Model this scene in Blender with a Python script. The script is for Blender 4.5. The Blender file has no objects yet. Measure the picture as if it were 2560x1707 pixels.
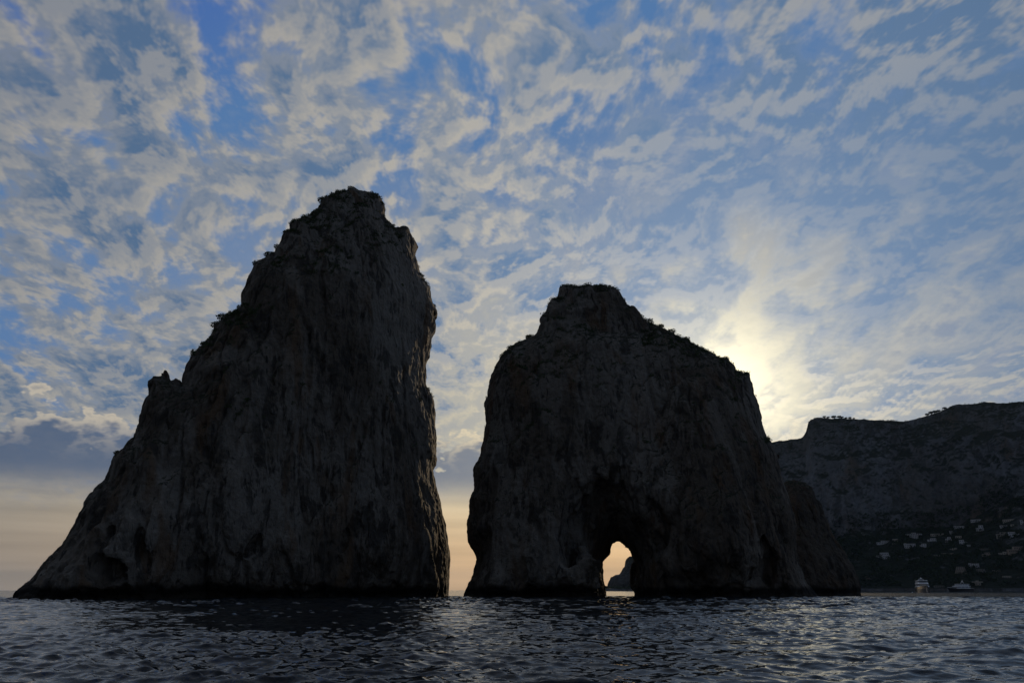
import bpy, math, random
import numpy as np
from mathutils import Vector
from mathutils.bvhtree import BVHTree

random.seed(7)
RNG = np.random.default_rng(11)
S = bpy.context.scene
COL = S.collection

# ------------------------------------------------------------------ camera
F = 2009.0                       # focal length in pixels of a 2560 px wide frame
CAMH = 1.8
PITCH = math.atan(621.3 / F)
cam_data = bpy.data.cameras.new('camera')
cam = bpy.data.objects.new('camera', cam_data)
COL.objects.link(cam)
cam.location = (0, 0, CAMH)
cam.rotation_euler = (math.pi / 2 + PITCH, 0, 0)
cam_data.sensor_width = 36.0
cam_data.lens = F / 2560.0 * 36.0
cam_data.clip_start = 0.5
cam_data.clip_end = 80000.0
S.camera = cam
CP, SP = math.cos(PITCH), math.sin(PITCH)


def ray(X, Y):
    """world direction through a point of the 2560 x 1707 photograph"""
    x = (X - 1280.0) / F
    y = (853.5 - Y) / F
    return np.array((x, CP - y * SP, SP + y * CP))


def on_sea(X, Y, z=0.0):
    d = ray(X, Y)
    return np.array((0, 0, CAMH)) + d * ((z - CAMH) / d[2])


# ------------------------------------------------------------------ light
SUN = ray(1800, 985)
SUN = SUN / np.linalg.norm(SUN)
SUN_EL = math.asin(SUN[2])
SUN_AZ = math.atan2(SUN[0], SUN[1])
sun_data = bpy.data.lights.new('sun', 'SUN')
sun_data.energy = 2.2
sun_data.angle = math.radians(0.55)
sun_data.color = (1.0, 0.76, 0.48)
sun = bpy.data.objects.new('sun', sun_data)
COL.objects.link(sun)
sun.rotation_euler = Vector(-SUN).to_track_quat('-Z', 'Y').to_euler()
sun.location = (0, 0, 400)

S.cycles.use_denoising = True
S.cycles.max_bounces = 5
S.cycles.diffuse_bounces = 2
S.cycles.glossy_bounces = 3
S.cycles.transmission_bounces = 1
S.view_settings.view_transform = 'Standard'
S.view_settings.look = 'None'
S.view_settings.exposure = 0.0
S.view_settings.gamma = 1.0
S.view_settings.use_curve_mapping = False


class NT:
    """small helper for writing node trees as expressions"""
    def __init__(self, tree):
        self.t = tree

    def new(self, kind, **kw):
        n = self.t.nodes.new(kind)
        for k, v in kw.items():
            setattr(n, k, v)
        return n

    def put(self, sock, val):
        if isinstance(val, bpy.types.NodeSocket):
            self.t.links.new(val, sock)
        elif val is not None:
            if isinstance(val, (tuple, list)) and sock.type == 'RGBA' and len(val) == 3:
                val = (*val, 1.0)
            sock.default_value = val

    def m(self, op, a, b=None, c=None, clamp=False):
        n = self.new('ShaderNodeMath', operation=op, use_clamp=clamp)
        for i, v in enumerate((a, b, c)):
            self.put(n.inputs[i], v)
        return n.outputs[0]

    def add(self, a, b): return self.m('ADD', a, b)
    def sub(self, a, b): return self.m('SUBTRACT', a, b)
    def mul(self, a, b): return self.m('MULTIPLY', a, b)

    def v(self, op, a, b=None, scale=None):
        n = self.new('ShaderNodeVectorMath', operation=op)
        self.put(n.inputs[0], a)
        if b is not None:
            self.put(n.inputs[1], b)
        if scale is not None:
            self.put(n.inputs['Scale'], scale)
        return n.outputs['Value'] if op in ('DOT_PRODUCT', 'LENGTH') else n.outputs[0]

    def xyz(self, a):
        n = self.new('ShaderNodeSeparateXYZ')
        self.put(n.inputs[0], a)
        return n.outputs

    def vec(self, x, y, z):
        n = self.new('ShaderNodeCombineXYZ')
        for i, q in enumerate((x, y, z)):
            self.put(n.inputs[i], q)
        return n.outputs[0]

    def noise(self, vec, scale, detail=3.0, rough=0.5, dist=0.0, color=False, lac=2.0, dim='3D'):
        n = self.new('ShaderNodeTexNoise', noise_dimensions=dim)
        self.put(n.inputs['Vector'], vec)
        n.inputs['Scale'].default_value = scale
        n.inputs['Detail'].default_value = detail
        n.inputs['Roughness'].default_value = rough
        n.inputs['Distortion'].default_value = dist
        n.inputs['Lacunarity'].default_value = lac
        return n.outputs['Color' if color else 0]

    def voronoi(self, vec, scale, feature='F1', rnd=1.0, out='Distance', smooth=None):
        n = self.new('ShaderNodeTexVoronoi', feature=feature)
        self.put(n.inputs['Vector'], vec)
        n.inputs['Scale'].default_value = scale
        n.inputs['Randomness'].default_value = rnd
        if smooth is not None:
            n.inputs['Smoothness'].default_value = smooth
        return n.outputs[out]

    def ss(self, x, lo, hi):
        """smoothstep 0..1 between lo and hi"""
        n = self.new('ShaderNodeMapRange', interpolation_type='SMOOTHSTEP')
        self.put(n.inputs[0], x)
        self.put(n.inputs[1], lo)
        self.put(n.inputs[2], hi)
        return n.outputs[0]

    def mix(self, f, a, b, blend='MIX'):
        n = self.new('ShaderNodeMix', data_type='RGBA', blend_type=blend)
        self.put(n.inputs[0], f)
        self.put(n.inputs[6], a)
        self.put(n.inputs[7], b)
        return n.outputs[2]

    def cscale(self, col, f):
        return self.v('SCALE', col, scale=f)

    def bump(self, h, strength=1.0, dist=1.0, normal=None):
        n = self.new('ShaderNodeBump')
        n.inputs['Strength'].default_value = strength
        n.inputs['Distance'].default_value = dist
        self.put(n.inputs['Height'], h)
        if normal is not None:
            self.put(n.inputs['Normal'], normal)
        return n.outputs[0]


def build_sky():
    w = bpy.data.worlds.new('World')
    S.world = w
    w.use_nodes = True
    t = w.node_tree
    t.nodes.clear()
    k = NT(t)
    out = k.new('ShaderNodeOutputWorld')
    bg = k.new('ShaderNodeBackground')
    bg.inputs[1].default_value = 0.1
    t.links.new(bg.outputs[0], out.inputs[0])
    w.cycles.sampling_method = 'NONE'

    def nz2(*a, **kw):
        return k.noise(*a, dim='2D', **kw)
    d = k.new('ShaderNodeTexCoord').outputs['Generated']
    d = k.v('NORMALIZE', d)
    x, y, z = k.xyz(d)[:3]
    zc = k.m('MAXIMUM', z, 0.0)
    el = k.mul(k.m('ARCSINE', z), 180 / math.pi)                 # elevation, degrees
    az = k.m('ARCTAN2', x, y)                                     # 0 straight ahead
    cs = k.v('DOT_PRODUCT', d, tuple(SUN))
    ang = k.mul(k.m('ARCCOSINE', k.m('MINIMUM', cs, 0.99999)), 180 / math.pi)

    def gauss(v, s):
        q = k.m('DIVIDE', v, s)
        return k.m('EXPONENT', k.mul(k.mul(q, q), -1.0))
    glow = k.m('EXPONENT', k.mul(ang, -1 / 9.0))                  # tight, round the sun
    wide = k.m('EXPONENT', k.mul(ang, -1 / 30.0))
    far = k.ss(ang, 55.0, 130.0)                                  # sky turned away from the sun

    # clear sky
    sky = k.new('ShaderNodeTexSky', sky_type='NISHITA')
    sky.sun_disc = False
    sky.sun_elevation = SUN_EL
    sky.sun_rotation = SUN_AZ
    sky.air_density = 1.0
    sky.dust_density = 1.0
    sky.ozone_density = 2.0
    clear = k.v('MULTIPLY', sky.outputs[0], (0.52, 0.78, 1.30))
    clear = k.v('MINIMUM', clear, (0.85, 1.88, 3.9))

    # altocumulus sheet: a plane high above, seen in perspective
    inv = k.m('DIVIDE', 1.0, k.add(zc, 0.22))
    P = k.vec(k.mul(x, inv), k.mul(y, inv), 0.0)
    rot = k.new('ShaderNodeVectorRotate', rotation_type='Z_AXIS')
    k.put(rot.inputs['Vector'], P)
    rot.inputs['Angle'].default_value = math.radians(-4)
    P = rot.outputs[0]
    P = k.v('SCALE', P, scale=1.12)
    wob = k.v('SCALE', k.v('SUBTRACT', nz2(P, 3.0, 1, 0.5, color=True), (0.5, 0.5, 0.5)), scale=0.10)
    Q = k.v('MULTIPLY', k.v('ADD', P, wob), (1.0, 0.70, 1.0))
    big = nz2(k.v('ADD', Q, (3.7, 1.9, 0.4)), 1.15, 2.0, 0.5)
    rolls = nz2(k.v('MULTIPLY', k.v('ADD', P, (7.1, 4.2, 1.0)), (1.6, 0.45, 1.0)), 3.6, 2.0, 0.5)
    base = k.add(k.mul(big, 0.36), k.mul(rolls, 0.62))

    def dens(q):
        return k.add(k.mul(nz2(q, 9.5, 4.0, 0.60), 0.92), 0.0)
    sz = math.radians(4) + SUN_AZ
    off = (math.sin(sz) * 0.030, math.cos(sz) * 0.030 * 0.70, 0)
    e0 = dens(Q)
    e1 = dens(k.v('ADD', Q, off))
    d0 = k.add(base, e0)
    cover = k.ss(d0, 0.70, 0.97)
    thick = k.ss(k.add(d0, k.mul(k.ss(az, -0.15, 0.45), 0.17)), 0.88, 1.10)
    edge = k.ss(k.sub(e0, e1), -0.07, 0.10)                       # side turned to the sun
    lit = k.add(k.mul(edge, 0.55), k.mul(k.sub(1.0, thick), 0.42))
    right = k.mul(k.ss(az, -0.08, 0.30), k.mul(k.ss(el, 11.0, 17.0), k.ss(el, 40.0, 24.0)))       # heavier cloud to the north-west
    lit = k.mul(lit, k.sub(1.0, k.mul(right, 0.72)))
    lit = k.m('MINIMUM', k.m('MAXIMUM', lit, 0.0), 1.0)
    lum = k.add(k.add(2.6, k.mul(wide, 4.7)), k.mul(k.m('EXPONENT', k.mul(ang, -1 / 5.5)), 15.0))
    warm = k.m('MINIMUM', k.mul(wide, 1.25), 1.0)
    c_lit = k.cscale(k.mix(warm, (1.04, 1.0, 0.94), (1.14, 0.99, 0.70)), lum)
    lum2 = k.add(k.add(1.12, k.mul(wide, 1.5)), k.mul(glow, 3.0))
    c_sh = k.cscale(k.mix(k.mul(glow, 1.0), (0.56, 0.99, 1.70), (1.05, 0.98, 0.86)), lum2)
    cloud = k.mix(lit, c_sh, c_lit)
    cloud = k.cscale(cloud, k.sub(1.0, k.mul(far, 0.55)))
    clear = k.cscale(clear, k.sub(1.0, k.mul(far, 0.35)))
    cover = k.m('MAXIMUM', cover, k.mul(right, k.ss(d0, 0.62, 0.82)))
    col = k.mix(k.mul(cover, 0.94), clear, cloud)

    # low western sky, filled with light
    wgt = k.mul(gauss(k.sub(az, SUN_AZ - 0.14), 0.42), k.ss(k.add(el, k.mul(k.sub(d0, 0.93), 40.0)), 24.0, 8.0))
    col = k.mix(k.mul(wgt, 0.80), col, k.cscale((1.0, 0.90, 0.66), k.add(k.mul(glow, 7.0), 5.0)))
    # thin veil round the sun, broken by the cloud in front of it
    veil = k.cscale((1.0, 0.92, 0.66), k.add(k.mul(glow, 15.0), 3.5))
    vk = k.mul(gauss(ang, 5.0), k.add(0.55, k.mul(k.ss(d0, 1.05, 0.80), 0.4)))
    col = k.mix(vk, col, veil)

    # haze and stratus along the horizon
    sunaz = gauss(k.sub(az, SUN_AZ), 0.58)
    haze_c = k.mix(sunaz, (2.45, 2.15, 1.85), (8.7, 5.4, 2.55))
    haze_hi = k.mix(sunaz, (2.9, 2.75, 2.45), (9.0, 7.4, 4.6))
    hz = k.mix(k.ss(el, 0.5, 8.0), haze_c, haze_hi)
    strat = nz2(k.vec(k.mul(az, 1.6), k.add(k.mul(el, 0.55), 2.3), 0.0), 1.6, 3.0, 0.55)
    hz = k.cscale(hz, k.add(0.72, k.mul(strat, 0.56)))
    low = k.m('MAXIMUM', k.mul(k.sub(0.0, el), 0.05), 0.0)
    hz = k.cscale(hz, k.sub(1.0, k.m('MINIMUM', low, 0.6)))
    hz = k.cscale(hz, k.sub(1.0, k.mul(far, 0.45)))
    wv = k.sub(nz2(k.vec(k.mul(az, 1.5), k.mul(el, 0.12), 0.0), 2.0, 1.0, 0.5), 0.5)
    col = k.mix(k.ss(k.add(el, k.mul(wv, 5.0)), 10.0, 5.0), col, hz)

    # cumulus bank low over the sea
    b1 = nz2(k.vec(k.mul(az, 7.0), k.add(k.mul(el, 0.22), 5.0), 0.0), 2.2, 4.0, 0.55)
    b0 = nz2(k.vec(k.mul(az, 1.3), 9.3, 0.0), 1.5, 1.0, 0.5)
    top = k.add(10.6, k.add(k.mul(k.sub(b1, 0.5), 10.0), k.mul(k.sub(b0, 0.5), 3.0)))
    bot = k.add(6.6, k.mul(k.sub(b0, 0.5), 2.0))
    inside = k.sub(top, el)
    body = k.mul(k.ss(inside, 0.0, 0.5), k.ss(el, k.sub(bot, 1.6), k.add(bot, 1.2)))
    rim = k.mul(k.ss(inside, 2.4, 0.1), k.ss(b1, 0.36, 0.56))
    bshade = k.mix(sunaz, (0.58, 0.98, 1.8), (2.3, 2.5, 2.9))
    blit = k.mix(sunaz, (4.9, 4.4, 3.7), (8.8, 7.4, 4.9))
    bank = k.mix(rim, bshade, blit)
    bank = k.cscale(bank, k.sub(1.0, k.mul(far, 0.5)))
    near_sun = gauss(k.sub(az, SUN_AZ + 0.20), 0.28)
    col = k.mix(k.mul(k.mul(body, 0.92), k.sub(1.0, near_sun)), col, bank)
    t.links.new(col, bg.inputs[0])


build_sky()

# ------------------------------------------------------------------ helpers


def tag(o, label=None, cat=None, group=None, kind=None):
    if label:
        o['label'] = label
    if cat:
        o['category'] = cat
    if group:
        o['group'] = group
    if kind:
        o['kind'] = kind
    return o


def link(name, me, parent=None):
    o = bpy.data.objects.new(name, me)
    COL.objects.link(o)
    if parent is not None:
        o.parent = parent
    return o


def empty(name, loc, rz=0.0):
    o = bpy.data.objects.new(name, None)
    o.empty_display_size = 0.5
    COL.objects.link(o)
    o.location = tuple(float(a) for a in loc)
    o.rotation_euler = (0, 0, rz)
    return o


def np_mesh(name, V, Q, mat=None, smooth=False):
    """mesh from vertex array and an (n,3) or (n,4) face array"""
    me = bpy.data.meshes.new(name)
    V = np.ascontiguousarray(V, dtype=np.float32)
    Q = np.ascontiguousarray(Q, dtype=np.int32)
    n, k = Q.shape
    me.vertices.add(len(V))
    me.vertices.foreach_set('co', V.ravel())
    me.loops.add(n * k)
    me.loops.foreach_set('vertex_index', Q.ravel())
    me.polygons.add(n)
    me.polygons.foreach_set('loop_start', np.arange(0, n * k, k, dtype=np.int32))
    me.polygons.foreach_set('use_smooth', np.full(n, smooth, dtype=bool))
    me.update(calc_edges=True)
    if mat:
        me.materials.append(mat)
    return me


class MB:
    """collects boxes, prisms and lofts into one mesh"""
    def __init__(self):
        self.v = []
        self.f = []

    def box(self, x0, x1, y0, y1, z0, z1):
        b = len(self.v)
        self.v += [(x, y, z) for z in (z0, z1) for y in (y0, y1) for x in (x0, x1)]
        self.f += [tuple(b + i for i in q) for q in
                   ((0, 2, 3, 1), (4, 5, 7, 6), (0, 1, 5, 4), (2, 6, 7, 3), (0, 4, 6, 2), (1, 3, 7, 5))]
        return self

    def loft(self, rings, cap=True, closed=True):
        b = len(self.v)
        n = len(rings[0])
        for r in rings:
            self.v += [tuple(p) for p in r]
        for i in range(len(rings) - 1):
            for j in range(n if closed else n - 1):
                k = (j + 1) % n
                self.f.append((b + i * n + j, b + i * n + k, b + (i + 1) * n + k, b + (i + 1) * n + j))
        if cap:
            self.f.append(tuple(b + j for j in reversed(range(n))))
            self.f.append(tuple(b + (len(rings) - 1) * n + j for j in range(n)))
        return self

    def tube(self, pts, rad, n=6):
        pts = [Vector(p) for p in pts]
        if not hasattr(rad, '__len__'):
            rad = [rad] * len(pts)
        rings = []
        for i, p in enumerate(pts):
            a = pts[max(i - 1, 0)]
            c = pts[min(i + 1, len(pts) - 1)]
            dr = (c - a).normalized()
            s = dr.orthogonal().normalized()
            q = dr.cross(s)
            rings.append([p + (s * math.cos(2 * math.pi * j / n) + q * math.sin(2 * math.pi * j / n)) * rad[i]
                          for j in range(n)])
        return self.loft(rings)

    def mesh(self, name, mat, smooth=False):
        me = bpy.data.meshes.new(name)
        me.from_pydata([tuple(float(c) for c in p) for p in self.v], [], self.f)
        if smooth:
            for p in me.polygons:
                p.use_smooth = True
        me.materials.append(mat)
        me.update()
        return me

    def build(self, name, mat, parent=None, smooth=False):
        return link(name, self.mesh(name, mat, smooth), parent)


# gradient noise on arrays -------------------------------------------------
_G = RNG.normal(size=(32, 32, 32, 3)).astype(np.float32)
_G /= np.linalg.norm(_G, axis=-1, keepdims=True)
_GF = _G.reshape(-1, 3)


def perlin(p):
    """p (n,3) float32 -> about -0.7..0.7"""
    out = np.empty(len(p), np.float32)
    step = 400000
    for s in range(0, len(p), step):
        q = p[s:s + step].astype(np.float32)
        i = np.floor(q).astype(np.int32)
        f = q - i
        u = f * f * f * (f * (f * 6 - 15) + 10)
        i &= 31
        j = (i + 1) & 31
        acc = 0
        for cx in (0, 1):
            ix = (j if cx else i)[:, 0]
            wx = u[:, 0] if cx else 1 - u[:, 0]
            for cy in (0, 1):
                iy = (j if cy else i)[:, 1]
                wy = u[:, 1] if cy else 1 - u[:, 1]
                for cz in (0, 1):
                    iz = (j if cz else i)[:, 2]
                    wz = u[:, 2] if cz else 1 - u[:, 2]
                    g = _GF[(ix * 32 + iy) * 32 + iz]
                    dt = g[:, 0] * (f[:, 0] - cx) + g[:, 1] * (f[:, 1] - cy) + g[:, 2] * (f[:, 2] - cz)
                    acc = acc + wx * wy * wz * dt
        out[s:s + step] = acc
    return out


def fbm(p, scale, octv=3, rough=0.5, zs=1.0, off=0.0):
    """scale is the feature size in metres; zs < 1 stretches features upright"""
    q = np.asarray(p, np.float32) / scale
    q = q * np.array((1, 1, zs), np.float32) + off
    a, s = 1.0, 0.0
    for o in range(octv):
        s = s + a * perlin(q + o * 5.37)
        q = q * 2.03
        a *= rough
    return s


def ridged(p, scale, octv=3, zs=1.0, off=0.0):
    q = np.asarray(p, np.float32) / scale * np.array((1, 1, zs), np.float32) + off
    a, s = 1.0, 0.0
    for o in range(octv):
        s = s + a * (0.35 - np.abs(perlin(q + o * 9.1)))
        q = q * 2.1
        a *= 0.55
    return s


def sstep(x, a, b):
    t = np.clip((x - a) / (b - a), 0, 1)
    return t * t * (3 - 2 * t)


def poly_sdf(U, Z, poly):
    """signed distance (inside positive) of grid points to a polygon"""
    px = U.ravel()
    pz = Z.ravel()
    best = np.full(px.shape, 1e9, np.float32)
    ins = np.zeros(px.shape, bool)
    n = len(poly)
    for i in range(n):
        ax, az = poly[i]
        bx, bz = poly[(i + 1) % n]
        ex, ez = bx - ax, bz - az
        t = np.clip(((px - ax) * ex + (pz - az) * ez) / (ex * ex + ez * ez + 1e-9), 0, 1)
        dd = (px - ax - t * ex) ** 2 + (pz - az - t * ez) ** 2
        best = np.minimum(best, dd)
        if az != bz:
            c = ((az > pz) != (bz > pz)) & (px < ex * (pz - az) / ez + ax)
            ins ^= c
    r = np.sqrt(best)
    return np.where(ins, r, -r).reshape(U.shape).astype(np.float32)


def surface_nets(Fv, org, h):
    s = Fv > 0
    c = np.zeros(tuple(a - 1 for a in Fv.shape), np.uint8)
    for dx in (0, 1):
        for dy in (0, 1):
            for dz in (0, 1):
                c += s[dx:dx + c.shape[0], dy:dy + c.shape[1], dz:dz + c.shape[2]]
    act = np.argwhere((c > 0) & (c < 8))
    ids = np.full(c.shape, -1, np.int32)
    ids[act[:, 0], act[:, 1], act[:, 2]] = np.arange(len(act))
    corners = [(dx, dy, dz) for dx in (0, 1) for dy in (0, 1) for dz in (0, 1)]
    val = {k: Fv[act[:, 0] + k[0], act[:, 1] + k[1], act[:, 2] + k[2]] for k in corners}
    acc = np.zeros((len(act), 3), np.float32)
    cnt = np.zeros(len(act), np.float32)
    for a in corners:
        for ax in range(3):
            if a[ax] == 0:
                b = list(a)
                b[ax] = 1
                fa, fb = val[a], val[tuple(b)]
                m = (fa > 0) != (fb > 0)
                t = np.where(m, fa / np.where(m, fa - fb, 1), 0)
                pos = np.tile(np.array(a, np.float32), (len(act), 1))
                pos[:, ax] += t
                acc += pos * m[:, None]
                cnt += m
    V = (act + acc / cnt[:, None]) * h + org
    quads = []
    for ax in range(3):
        lo = [slice(None)] * 3
        hi = [slice(None)] * 3
        lo[ax] = slice(0, -1)
        hi[ax] = slice(1, None)
        e = np.argwhere(s[tuple(lo)] != s[tuple(hi)])
        b1, b2 = [(1, 2), (2, 0), (0, 1)][ax]
        ok = (e[:, b1] > 0) & (e[:, b2] > 0) & (e[:, b1] < c.shape[b1]) & (e[:, b2] < c.shape[b2])
        e = e[ok]
        inside = s[e[:, 0], e[:, 1], e[:, 2]]

        def cell(o1, o2):
            q = e.copy()
            q[:, b1] -= o1
            q[:, b2] -= o2
            return ids[q[:, 0], q[:, 1], q[:, 2]]
        q4 = np.stack([cell(1, 1), cell(0, 1), cell(0, 0), cell(1, 0)], 1)
        q4[~inside] = q4[~inside][:, ::-1]
        quads.append(q4)
    return V.astype(np.float32), np.concatenate(quads)


def subdivide(V, Q):
    n = len(V)
    E = np.concatenate([np.stack([Q[:, i], Q[:, (i + 1) % 4]], 1) for i in range(4)])
    Es = np.sort(E, 1)
    key = Es[:, 0].astype(np.int64) * n + Es[:, 1]
    uq, inv = np.unique(key, return_inverse=True)
    mid = (V[(uq // n)] + V[(uq % n)]) * 0.5
    cen = V[Q].mean(1)
    NV = np.concatenate([V, mid, cen])
    m = len(Q)
    e = [n + inv[i * m:(i + 1) * m] for i in range(4)]
    cc = n + len(uq) + np.arange(m)
    NQ = np.concatenate([np.stack([Q[:, i], e[i], cc, e[(i + 3) % 4]], 1) for i in range(4)])
    return NV.astype(np.float32), NQ.astype(np.int32)


def normals(V, Q):
    a = V[Q[:, 2]] - V[Q[:, 0]]
    b = V[Q[:, 3]] - V[Q[:, 1]]
    fn = np.cross(a, b)
    N = np.zeros_like(V)
    for i in range(4):
        for k in range(3):
            N[:, k] += np.bincount(Q[:, i], fn[:, k], minlength=len(V))
    return N / (np.linalg.norm(N, axis=1, keepdims=True) + 1e-9)


# ------------------------------------------------------------------ materials


def material(name):
    m = bpy.data.materials.new(name)
    m.use_nodes = True
    k = NT(m.node_tree)
    b = m.node_tree.nodes['Principled BSDF']
    return m, k, b


def rock_material(name, pale=(0.185, 0.166, 0.140), warm=(0.108, 0.089, 0.069), dark=(0.024, 0.023, 0.021),
                  size=1.0, wet=True, green=(0.020, 0.024, 0.012), up=(0.45, 0.8), growz=(12.0, 25.0)):
    m, k, b = material(name)
    geo = k.new('ShaderNodeNewGeometry')
    p = geo.outputs['Position']
    ps = k.v('SCALE', p, scale=1.0 / size)
    tall = k.v('MULTIPLY', ps, (1.0, 1.0, 0.28))
    big = k.noise(k.v('MULTIPLY', ps, (1, 1, .6)), 0.035, 3, 0.5)
    streak = k.noise(tall, 0.34, 4, 0.62, 0.8)
    blot = k.noise(ps, 0.16, 4, 0.6, 0.6)
    fine = k.noise(ps, 0.9, 3, 0.6)
    col = k.mix(k.ss(k.add(big, k.mul(k.sub(streak, 0.5), 0.7)), 0.42, 0.62), warm, pale)
    col = k.mix(k.mul(k.ss(k.add(streak, k.mul(k.sub(blot, 0.5), 0.9)), 0.49, 0.37), 0.65), col, dark)
    rust = k.ss(k.noise(k.v('MULTIPLY', ps, (1, 1, .22)), 0.11, 3, 0.6, 0.5), 0.55, 0.68)
    col = k.mix(k.mul(rust, 0.7), col, tuple(c * f for c, f in zip(warm, (1.25, 0.95, 0.70))))
    scar = k.ss(k.noise(k.v('MULTIPLY', ps, (1, 1, .5)), 0.052, 2, 0.5, 0.8), 0.57, 0.64)
    col = k.mix(k.mul(scar, 0.45), col, tuple(c * 1.3 for c in pale))
    pits = k.ss(k.noise(tall, 0.8, 3, 0.6, 0.4), 0.40, 0.30)
    col = k.mix(k.mul(pits, 0.8), col, dark)
    col = k.cscale(col, k.add(0.62, k.mul(fine, 0.76)))
    nz = k.xyz(geo.outputs['Normal'])[2]
    grow = k.ss(k.add(nz, k.mul(k.sub(blot, 0.5), 0.9)), up[0], up[1])
    z = k.xyz(p)[2]
    grow = k.mul(grow, k.ss(z, growz[0], growz[1]))
    col = k.mix(grow, col, green)
    if wet:
        zz = k.add(z, k.mul(k.sub(k.noise(k.v('MULTIPLY', p, (1, 1, .2)), 0.09, 4, 0.6), 0.5), 6.0))
        col = k.mix(k.ss(zz, 3.4, 2.0), col, (0.018, 0.017, 0.015))
        col = k.mix(k.mul(k.ss(zz, 1.1, 0.5), 0.7), col, (0.05, 0.043, 0.033))
    k.put(b.inputs['Base Color'], col)
    b.inputs['Roughness'].default_value = 0.95
    b.inputs['Specular IOR Level'].default_value = 0.15
    h = k.add(k.mul(fine, 0.6), k.add(k.mul(streak, 1.4), k.mul(k.noise(ps, 2.4, 2, 0.6), 0.25)))
    k.put(b.inputs['Normal'], k.bump(h, 1.0, 0.8 * size))
    return m


M_ROCK = rock_material('limestone')
M_ROCK2 = rock_material('brown_limestone', pale=(0.095, 0.080, 0.064), warm=(0.075, 0.060, 0.046))
M_MOUNT = rock_material('mountain_rock', pale=(0.165, 0.173, 0.186), warm=(0.115, 0.112, 0.11), dark=(0.05, 0.055, 0.055),
                        size=7.0, wet=False, green=(0.016, 0.022, 0.013), up=(0.40, 0.75), growz=(0.5, 2.0))
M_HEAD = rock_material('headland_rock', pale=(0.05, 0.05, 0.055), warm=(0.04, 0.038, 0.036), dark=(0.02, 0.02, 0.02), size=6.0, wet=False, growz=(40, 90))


def leaf_material(name, a, b2):
    m, k, b = material(name)
    oi = k.new('ShaderNodeNewGeometry')
    n = k.noise(oi.outputs['Position'], 1.3, 2, 0.5)
    k.put(b.inputs['Base Color'], k.mix(n, a, b2))
    b.inputs['Roughness'].default_value = 0.7
    b.inputs['Specular IOR Level'].default_value = 0.2
    return m


M_LEAF = leaf_material('scrub_leaf', (0.030, 0.050, 0.016), (0.085, 0.11, 0.040))
M_PINE = leaf_material('pine_needles', (0.014, 0.028, 0.010), (0.03, 0.05, 0.018))


def plain(name, col, rough=0.6, spec=0.4, var=0.15, scale=2.0, metal=0.0):
    m, k, b = material(name)
    g = k.new('ShaderNodeNewGeometry')
    n = k.noise(g.outputs['Position'], scale, 4, 0.6)
    k.put(b.inputs['Base Color'], k.cscale(tuple(col), k.add(1 - var, k.mul(n, 2 * var))))
    b.inputs['Roughness'].default_value = rough
    b.inputs['Specular IOR Level'].default_value = spec
    b.inputs['Metallic'].default_value = metal
    return m


M_BARK = plain('bark', (0.07, 0.05, 0.035), 0.9)


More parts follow.
